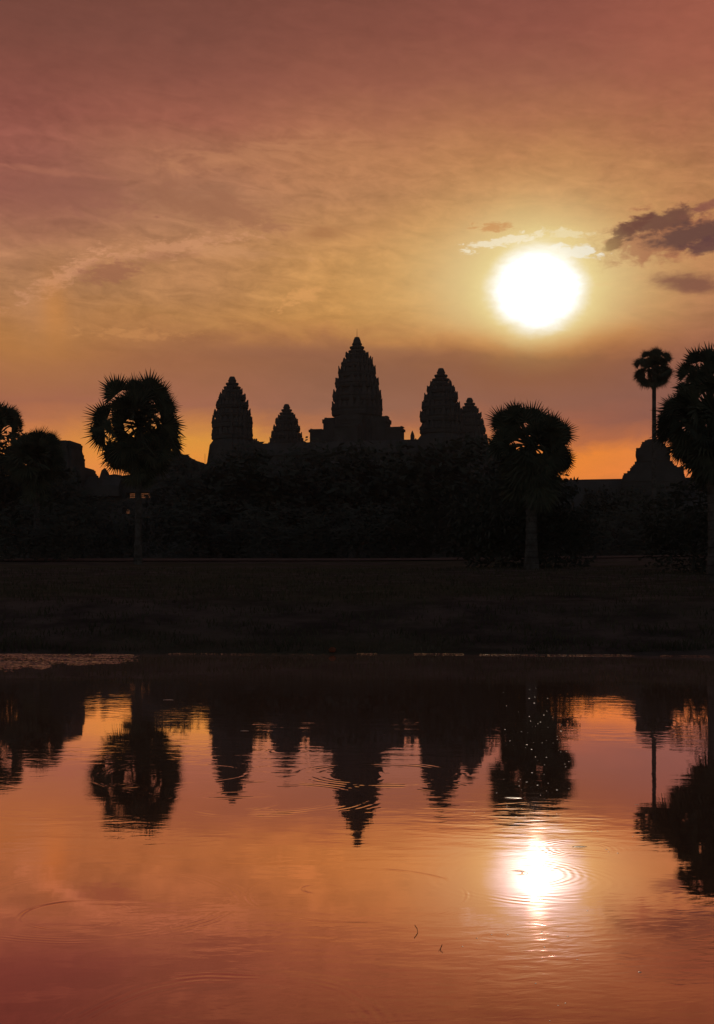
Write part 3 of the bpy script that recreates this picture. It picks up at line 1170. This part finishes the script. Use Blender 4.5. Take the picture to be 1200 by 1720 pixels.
H_bushy = [(841, 708, 22), (858, 700, 20), (875, 704, 24), (891, 706, 25), (906, 704, 25), (932, 714, 24), (947, 730, 22), (858, 724, 20), (878, 724, 22), (900, 726, 22), (920, 734, 22), (837, 742, 18),
           (832, 757, 17), (950, 764, 22), (950, 782, 22), (930, 752, 22), (925, 726, 22), (912, 718, 23), (862, 738, 20), (848, 716, 20)]
H_bushy = [(x, y - 6, q) for (x, y, q) in H_bushy]
palm('palm_tree', 893, 70.0, (893, 748), H_bushy, 0.3, 'broad fan palm with wide spiky crown right of the towers and above dense undergrowth', rs, .9, 18,
     skirt=(46, -2.6, -.2, 1.6))

H_thin = [(1073, 609, 9.5), (1087, 594, 10.5), (1104, 591, 11), (1120, 599, 11), (1074, 630, 10), (1083, 640, 11), (1106, 622, 12), (1120, 622, 11), (1100, 644, 12),
          (1113, 640, 11), (1092, 627, 9.5), (1098, 606, 8), (1095, 612, 9), (1102, 632, 11), (1091, 637, 10), (1108, 608, 9), (1088, 607, 10), (1086, 619, 9.5), (1100, 600, 10), (1112, 630, 10)]
palm('palm_tree', 1099, 145.0, (1099, 619), H_thin, 0.26, 'slender fan palm with small crown and long bare trunk right of the sun', rs, 1.0, 12, fs=1.1, skirt=(5, -1.7, -.9, .8))

H_right = [(1167, 600, 24), (1192, 596, 25), (1153, 618, 22), (1149, 640, 20), (1172, 638, 22), (1188, 618, 24), (1196, 642, 25), (1131, 680, 22), (1150, 682, 21),
           (1188, 684, 26), (1124, 704, 21), (1132, 728, 24), (1146, 750, 24), (1162, 768, 24), (1170, 708, 34), (1186, 738, 38), (1186, 764, 28), (1158, 720, 28), (1165, 745, 28),
           (1215, 600, 26), (1238, 612, 25), (1256, 634, 24), (1266, 664, 25), (1272, 696, 25), (1266, 728, 25), (1250, 756, 25), (1228, 775, 26), (1205, 780, 26),
           (1225, 650, 26), (1235, 700, 34), (1225, 735, 34), (1205, 705, 36)]
palm('palm_tree', 1204, 47.0, (1200, 694), H_right, 0.28, 'large near fan palm cut off by the right edge of the view', rs, .95, 22, skirt=(16, -2.4, -1.1, 1.1))

H_ledge = [(1, 697, 22), (14, 702, 20), (6, 692, 21), (24, 694, 15), (18, 706, 16), (39, 712, 14), (-14, 690, 22), (-34, 700, 22), (-48, 722, 22), (-50, 746, 22), (-38, 770, 22), (-4, 712, 18)]
palm('palm_tree', -8, 138.0, (-2, 730), H_ledge, 0.27, 'fan palm half outside the left edge, taller than its neighbour', rs, 1.0, 6)
H_l2 = [(44, 736, 18), (58, 733, 18), (71, 735, 19), (84, 734, 17), (91, 742, 13), (32, 744, 17), (24, 756, 17), (98, 760, 13), (60, 752, 24), (80, 758, 22), (40, 765, 22), (20, 775, 20), (95, 775, 16), (70, 780, 24), (50, 790, 24), (86, 795, 20),
        (30, 797, 20), (66, 806, 22)]
palm('palm_tree', 62, 118.0, (62, 768), H_l2, 0.27, 'short dense fan palm in front of the broken gate tower, left edge', rs, 1.0, 16, skirt=(20, -3.8, -1.8, 1.4))


# ------------------------------------------------------------------ leafy trees


def leafy_tree(name, h, w, rs, nleaf=3400, trunk_h=.3):
    root = empty(name, (0, 0, 0))
    tm = MB()
    tips = []
    top = Vector((rs.uniform(-.3, .3), rs.uniform(-.3, .3), h * .62))
    tm.tube([(0, 0, 0), (0.05, 0, h * .12), (top.x * .4, top.y * .4, h * .3), tuple(top)], [.045 * h * .62, .034 * h * .6, .028 * h * .6, .008 * h], 9)
    for k in range(11):
        a = 2 * pi * k / 11 + rs.uniform(-.3, .3)
        z0 = h * rs.uniform(.18, .5)
        l = w * rs.uniform(.55, .95)
        e = Vector((cos(a) * l, sin(a) * l, z0 + h * rs.uniform(.08, .34)))
        m_ = Vector((cos(a) * l * .45, sin(a) * l * .45, z0 + h * .1))
        tm.tube([(top.x * .3, top.y * .3, z0), tuple(m_), tuple(e)], [.013 * h, .009 * h, .003 * h], 6)
        tips += [e, (m_ + e) / 2]
    tm.build('trunk', M_BARK, root)
    cl = []
    for t in tips:
        cl.append((t, w * rs.uniform(.22, .36)))
    for k in range(34):
        a = rs.uniform(0, 2 * pi); zz = rs.uniform(.2, 1)
        rr = w * sqrt(max(0.04, 1 - ((zz - .5) / .56) ** 2)) * rs.uniform(.4, .9)
        cl.append((Vector((rr * cos(a), rr * sin(a), h * (.1 + .84 * zz))), w * rs.uniform(.16, .30)))
    if h < 6:
        for k in range(16):
            a = rs.uniform(0, 2 * pi)
            cl.append((Vector((cos(a) * w * .6, sin(a) * w * .6, h * rs.uniform(.05, .25))), w * rs.uniform(.25, .4)))
    cm = MB()
    ls = .02 * h + .06
    for k in range(nleaf):
        c, r = cl[rs.randrange(len(cl))]
        d = Vector((rs.gauss(0, 1), rs.gauss(0, 1), rs.gauss(0, 1))).normalized() * r * rs.random() ** .4
        p = c + d
        if p.z < .01 * h:
            continue
        u = Vector((rs.gauss(0, 1), rs.gauss(0, 1), rs.gauss(0, .6))).normalized()
        w_ = u.orthogonal().normalized()
        q = u.cross(w_)
        s1 = ls * rs.uniform(.7, 1.5)
        cm.face([p - u * s1, p + w_ * s1 * .42 + q * s1 * .1, p + u * s1, p - w_ * s1 * .42])
    cm.build('crown', M_LEAF, root)
    return root


rt = random.Random(77)
kinds = [leafy_tree('leafy_tree', 8.0, 4.6, rt, 3600), leafy_tree('leafy_tree', 8.0, 3.6, rt, 3200), leafy_tree('leafy_tree', 5.0, 3.4, rt, 2600)]
used = [False] * 3
#   px, D, top row, kind, width factor, label
TREES = [
    (8, 150, 741, 0, 1.0, 'tall dark leafy tree at the left edge under the half hidden palm'),
    (60, 165, 756, 1, 1.0, 'dark leafy tree behind the short dense palm, left of the broken gate'),
    (112, 132, 806, 1, 1.0, 'dark leafy tree below the broken gate tower on the left'),
    (352, 165, 776, 0, 1.1, 'dark leafy tree left of the leftmost tower foot'),
    (405, 158, 764, 1, 1.3, 'dark leafy tree directly below the leftmost tower'),
    (480, 160, 757, 0, 1.2, 'dark leafy tree below the smaller tower beside the leftmost one'),
    (560, 172, 765, 1, 1.3, 'dark leafy tree just left of the central tower foot'),
    (635, 165, 758, 0, 1.2, 'dark leafy tree just right of the central tower foot'),
    (715, 160, 760, 1, 1.3, 'dark leafy tree below the tall tower right of centre'),
    (785, 150, 752, 0, 1.2, 'dark leafy tree below the rightmost small tower'),
    (835, 78, 792, 2, 0.8, 'dense bush at the left foot of the broad spiky palm'),
    (888, 73, 806, 2, 1.0, 'dense bush wrapped round the foot of the broad spiky palm'),
    (934, 78, 818, 2, 0.75, 'dense bush at the right foot of the broad spiky palm'),
    (1010, 168, 822, 1, 1.2, 'low dark tree in front of the bare gallery roof on the right'),
    (1085, 172, 826, 0, 1.0, 'low dark tree below the ruined dome on the right'),
    (1165, 60, 812, 2, 0.9, 'dense bush below the large palm at the right edge'),
    (170, 160, 838, 2, 1.3, 'low dark bush left of the lone round palm trunk'),
    (360, 150, 838, 2, 1.5, 'low dark bush right of the lone round palm'),
    (470, 138, 850, 2, 1.5, 'low bush in front of the trees, under the second tower from the left'),
    (600, 140, 852, 2, 1.6, 'low bush in front of the trees, under the central tower'),
    (730, 136, 848, 2, 1.5, 'low bush in front of the trees, under the tower right of centre'),
    (1040, 140, 856, 2, 1.6, 'low bush on the open ground left of the ruined dome'),
    (60, 112, 848, 2, 1.4, 'low bush in front of the short dense palm, left edge'),
]
for (px, D, top, k, wf, lab) in TREES:
    root = kinds[k] if not used[k] else copy_thing(kinds[k])
    used[k] = True
    x = (px - CX) / F * D
    z0 = gz(x, D) - .1
    H = CAMH + (HZ - top) / F * D - z0
    base = (8.0, 8.0, 5.0)[k]
    s_ = H / (base * .97)
    root.location = (x, D, z0)
    root.scale = (s_ * wf, s_ * wf, s_)
    root.rotation_euler = (0, 0, rt.uniform(0, 6.28))
    tag(root, lab, 'bush' if k == 2 else 'tree', 'leafy trees and bushes before the temple')
    if k == 2:
        root.name = 'bush'

# unbroken hedge of scrub along the foot of the enclosure
hm = MB()
rh = random.Random(9)
for k in range(26000):
    x = rh.uniform(-62, 62)
    hgt = 5.2 + 1.4 * sin(x * .21) + 1.1 * sin(x * .57 + 1) + .5 * sin(x * 1.7)
    y = 152 + rh.gauss(0, 2.2)
    z = gz(x, y) + hgt * rh.random() ** .8
    p = Vector((x, y, z))
    u = Vector((rh.gauss(0, 1), rh.gauss(0, 1), rh.gauss(0, 1))).normalized()
    w_ = u.orthogonal().normalized()
    s1 = rh.uniform(.12, .3)
    hm.face([p - u * s1, p + w_ * s1 * .5, p + u * s1, p - w_ * s1 * .5])
tag(hm.build('undergrowth', M_LEAF), 'dark band of undergrowth between the open ground and the temple', 'undergrowth', kind='stuff')

# ------------------------------------------------------------------ grass on the bank
gm = MB()
for k in range(26000):
    t = rh.random()
    D = 26.4 + 48 * t ** 1.7
    x = rh.uniform(-.31, .31) * D
    d = D - shore(x)
    if d < .12:
        continue
    clump = sin(x * 2.1 + sin(D * 1.3) * 2) + sin(D * 3.1 + x)
    if clump < -.4 and rh.random() < .7:
        continue
    z = gz(x, D)
    h = rh.uniform(.05, .15) * (1 + .5 * clump / 2)
    w = .006 + .0003 * D
    a = rh.uniform(0, pi)
    lx_, ly_ = rh.uniform(-.5, .5) * h, rh.uniform(-.5, .5) * h
    dx, dy = cos(a) * w, sin(a) * w
    gm.v += [(x - dx, D - dy, z - .03), (x + dx, D + dy, z - .03), (x + lx_ * .4 + dx * .7, D + ly_ * .4 + dy * .7, z + h * .55), (x + lx_, D + ly_, z + h)]
    n_ = len(gm.v)
    gm.f += [(n_ - 4, n_ - 3, n_ - 2), (n_ - 4, n_ - 2, n_ - 1)]
tag(gm.build('grass', M_GRASS), 'short rough grass on the far bank of the pond', 'grass', kind='stuff')


def gloss_mat(name, c, rough, spec=.5, coat=0):
    m, n, out = mat(name)
    b = n.node('ShaderNodeBsdfPrincipled')
    b.inputs['Base Color'].default_value = (*c, 1)
    b.inputs['Roughness'].default_value = rough
    b.inputs['Specular IOR Level'].default_value = spec
    n.put(out.inputs[0], b.outputs[0])
    return m


M_WEED = gloss_mat('wet_water_weed', (0.07, 0.06, 0.035), .22, 1.0)
M_BUB = gloss_mat('pale_glint_film', (0.85, 0.75, 0.62), .25, 1.0)  # pale base colour stands in for the glint of small floating specks

# ------------------------------------------------------------------ floating weed along the far shore


def pad(mb, x, y, z, r, tx, ty, rs):
    n = 7
    pts = []
    a0 = rs.uniform(0, 6.28)
    el = rs.uniform(.35, .8)
    for k in range(n):
        a = 2 * pi * k / n
        u, v_ = cos(a) * r, sin(a) * r * el
        X_, Y_ = u * cos(a0) - v_ * sin(a0), u * sin(a0) + v_ * cos(a0)
        pts.append((x + X_, y + Y_, z + X_ * tx + Y_ * ty))
    mb.face(pts)


wm = MB()
rw = random.Random(31)
n_ = 0
while n_ < 5200:
    px = rw.uniform(-70, 235)
    lo = 1126 - .095 * max(px, 0) + 3 * sin(px * .11)
    if px > 130:
        lo = 1116 - .045 * (px - 130)
    py = rw.uniform(1096.5, max(lo, 1099))
    x, D = wpt(px, py)
    if D > shore(x) - .02:
        continue
    s_ = sin(D * 5.3 + x * .9) * .7 + sin(D * 11.1 + x * .7 + 2) * .8 + sin(x * 2.9 + D * 3) * .6
    if px > 150 and rw.random() < ((px - 150) / 85) ** 1.3:
        continue
    if s_ < rw.uniform(-.1, 1.3):
        continue
    pad(wm, x, D, .008 + rw.random() * .01, rw.uniform(.012, .05), rw.gauss(0, .08), rw.gauss(.13, .10), rw)
    n_ += 1
tag(wm.build('water_weed', M_WEED), 'mat of wet floating weed catching the light along the left far shore', 'water weed', kind='stuff')
wm = MB()  # small tilted pads, added to make the glint line of the rippled shore
for k in range(2600):
    px = rw.uniform(225, 1230)
    x = (px - CX) / F * 26
    if px < 600 and rw.random() < .35 + (px - 225) / 500:
        continue
    if sin(px * .045) + sin(px * .013 + 2) < -1.0:
        continue
    D = shore(x) - abs(rw.gauss(0, .07)) - .0
    pad(wm, x, D, .006 + rw.random() * .012, rw.uniform(.008, .022), rw.gauss(0, .10), rw.gauss(.15, .08), rw)
tag(wm.build('shore_glint_pads', M_WEED), 'thin bright line of tilted pads added as the glint along the water edge', 'glint pads', kind='stuff')

# ------------------------------------------------------------------ small things on the pond
# pale lump at the water's edge
lm = MB()
rl = random.Random(4)
N1, N2 = 10, 14
rings = []
for i in range(1, N1):
    th = pi * i / N1
    rings.append([(0.075 * sin(th) * cos(2 * pi * j / N2) * rl.uniform(.85, 1.1), .055 * sin(th) * sin(2 * pi * j / N2) * rl.uniform(.85, 1.1), .055 * cos(th) + .05) for j in range(N2)])
lm.loft(rings[::-1])
ml, nl, ol = mat('thin_pale_plastic')
db = nl.node('ShaderNodeBsdfDiffuse'); db.inputs[0].default_value = (.16, .09, .055, 1)
tb = nl.node('ShaderNodeBsdfTranslucent'); tb.inputs[0].default_value = (.55, .26, .13, 1)
mxs = nl.node('ShaderNodeMixShader'); mxs.inputs[0].default_value = .6
nl.put(mxs.inputs[1], db.outputs[0]); nl.put(mxs.inputs[2], tb.outputs[0]); nl.put(ol.inputs[0], mxs.outputs[0])
lump = lm.build('plastic_litter', ml, None, True)
lxp = (559 - CX) / F * 27.0
lump.location = (lxp, shore(lxp) + .10, .045)
tag(lump, 'small pale rounded piece of litter glowing orange at the far water edge', 'litter')

# bubbles: low domes of film on the water
bm_ = MB()
for (rr, zz) in ():
    pass
rings = []
for (q, z) in ((1.0, 0.0), (.9, .016), (.7, .034), (.4, .05), (.12, .058)):
    rings.append([(q * cos(2 * pi * j / 12), q * sin(2 * pi * j / 12), z * 1.6) for j in range(12)])
bm_.loft(rings)
bub0 = bm_.build('bubble', M_BUB, None, True)
rb_ = random.Random(12)
spots = []
for k in range(64):
    px = rb_.gauss(893, 32)
    py = 1150 + 220 * rb_.random() ** .8
    if 822 < px < 965:
        spots.append((px, py, rb_.uniform(.9, 2.2), 0))
for (px, py) in ((943, 1228), (898, 1181), (908, 1213), (885, 1251), (893, 1259), (894, 1298), (903, 1319), (936, 1327), (889, 1173)):
    spots.append((px, py, 3.0, 0))
for (px, py) in ((797, 1365), (867, 1372), (882, 1371), (896, 1377), (908, 1378), (994, 1396), (1004, 1396), (1019, 1427), (1023, 1431), (977, 1422), (1038, 1433), (890, 1550), (911, 1551), (911, 1565), (915, 1591),
                 (987, 1530), (801, 1576), (826, 1570), (853, 1570), (777, 1590), (954, 1573), (911, 1610), (900, 1652), (938, 1689), (950, 1685), (924, 1715), (970, 1612), (847, 1395), (1064, 1405)):
    spots.append((px, py, rb_.uniform(1.8, 3.0), 1))
spots.append((1075, 1633, 4.6, 2))
first = True
for (px, py, sz, zone) in spots:
    o = bub0 if first else bub0.copy()
    if not first:
        C.objects.link(o)
    first = False
    x, D = wpt(px, py)
    o.location = (x, D, .0005)
    r = sz * .5 / F * D * 1.25
    o.scale = (r, r, r)
    if zone == 0:
        tag(o, 'tiny glinting bubble on the dark reflection of the broad palm', 'bubble', 'bubbles on the palm reflection')
    elif zone == 1:
        tag(o, 'tiny glinting bubble on the bright water round the sun reflection', 'bubble', 'bubbles round the sun reflection')
    else:
        tag(o, 'largest pale bubble, alone on the red water at lower right', 'bubble')
        if 'group' in o:
            del o['group']

# fallen leaves floating flat, seen as short bright dashes
LEAVES = [(283, 1176, 17, 'small floating leaf near the lone palm trunk reflection'), (411, 1228, 14, 'small floating leaf at the foot of the leftmost tower reflection'),
          (862, 1341, 34, 'floating leaf at the tip of the broad palm reflection'), (974, 1423, 26, 'floating leaf beside the upper right of the sun reflection'),
          (1070, 1352, 8, 'speck of leaf left of the thin palm reflection')]
for (px, py, wpx, lab) in LEAVES:
    x, D = wpt(px, py)
    L = wpx / F * D / 2
    lf = MB()
    n = 9
    top_ = []; bot_ = []
    for k in range(n + 1):
        t = -1 + 2 * k / n
        hw_ = (1 - t * t) ** .8 * .30
        top_.append((t * L, hw_ * L, .012 * L + .10 * L * (1 - t * t) * .3 + .03 * L))
        bot_.append((t * L, -hw_ * L, .012 * L + .10 * L * (1 - t * t) * .2))
    for k in range(n):
        lf.face([bot_[k], bot_[k + 1], (bot_[k + 1][0], 0, .03 * L), (bot_[k][0], 0, .03 * L)])
        lf.face([(bot_[k][0], 0, .03 * L), (bot_[k + 1][0], 0, .03 * L), top_[k + 1], top_[k]])
    o = lf.build('floating_leaf', M_BUB if wpx < 20 else M_WEED)
    o.location = (x, D, .002)
    o.rotation_euler = (0, 0, radians(rb_.uniform(-14, 8)))
    tag(o, lab, 'leaf', 'leaves floating on the pond')

TWIGS = [([(697, 1554), (701, 1560), (702, 1567), (699, 1572), (696, 1576)], 'thin curved twig floating on the orange water, left of its neighbour'),
         ([(743, 1587), (741, 1592), (740, 1597), (744, 1600)], 'tiny bent twig floating lower and right of the curved one')]
for (pts, lab) in TWIGS:
    w = [wpt(*p) for p in pts]
    cx, cy = w[0]
    tmb = MB()
    tmb.tube([(x - cx, y - cy, .002) for (x, y) in w], [.0009] * len(w), 5)
    if 'bent' in lab:
        a = wpt(741, 1592); b = wpt(737, 1598)
        tmb.tube([(a[0] - cx, a[1] - cy, .002), (b[0] - cx, b[1] - cy, .002)], [.0007, .0005], 5)
    o = tmb.build('twig', M_BARK)
    o.location = (cx, cy, 0)
    tag(o, lab, 'twig', 'twigs on the pond')

# ------------------------------------------------------------------ thin haze volume, added to lift the dark silhouettes
hz = MB()
hz.box(-3400, 3400, -640, 3700, -2.0, 90)
mh, nh, oh = mat('black_lift_haze')
pv = nh.node('ShaderNodeVolumePrincipled')
pv.inputs['Color'].default_value = (0.85, 0.84, 0.86, 1)
pv.inputs['Density'].default_value = 0.00010
pv.inputs['Anisotropy'].default_value = 0.5
nh.put(oh.inputs['Volume'], pv.outputs[0])
tag(hz.build('haze', mh), kind='stuff')
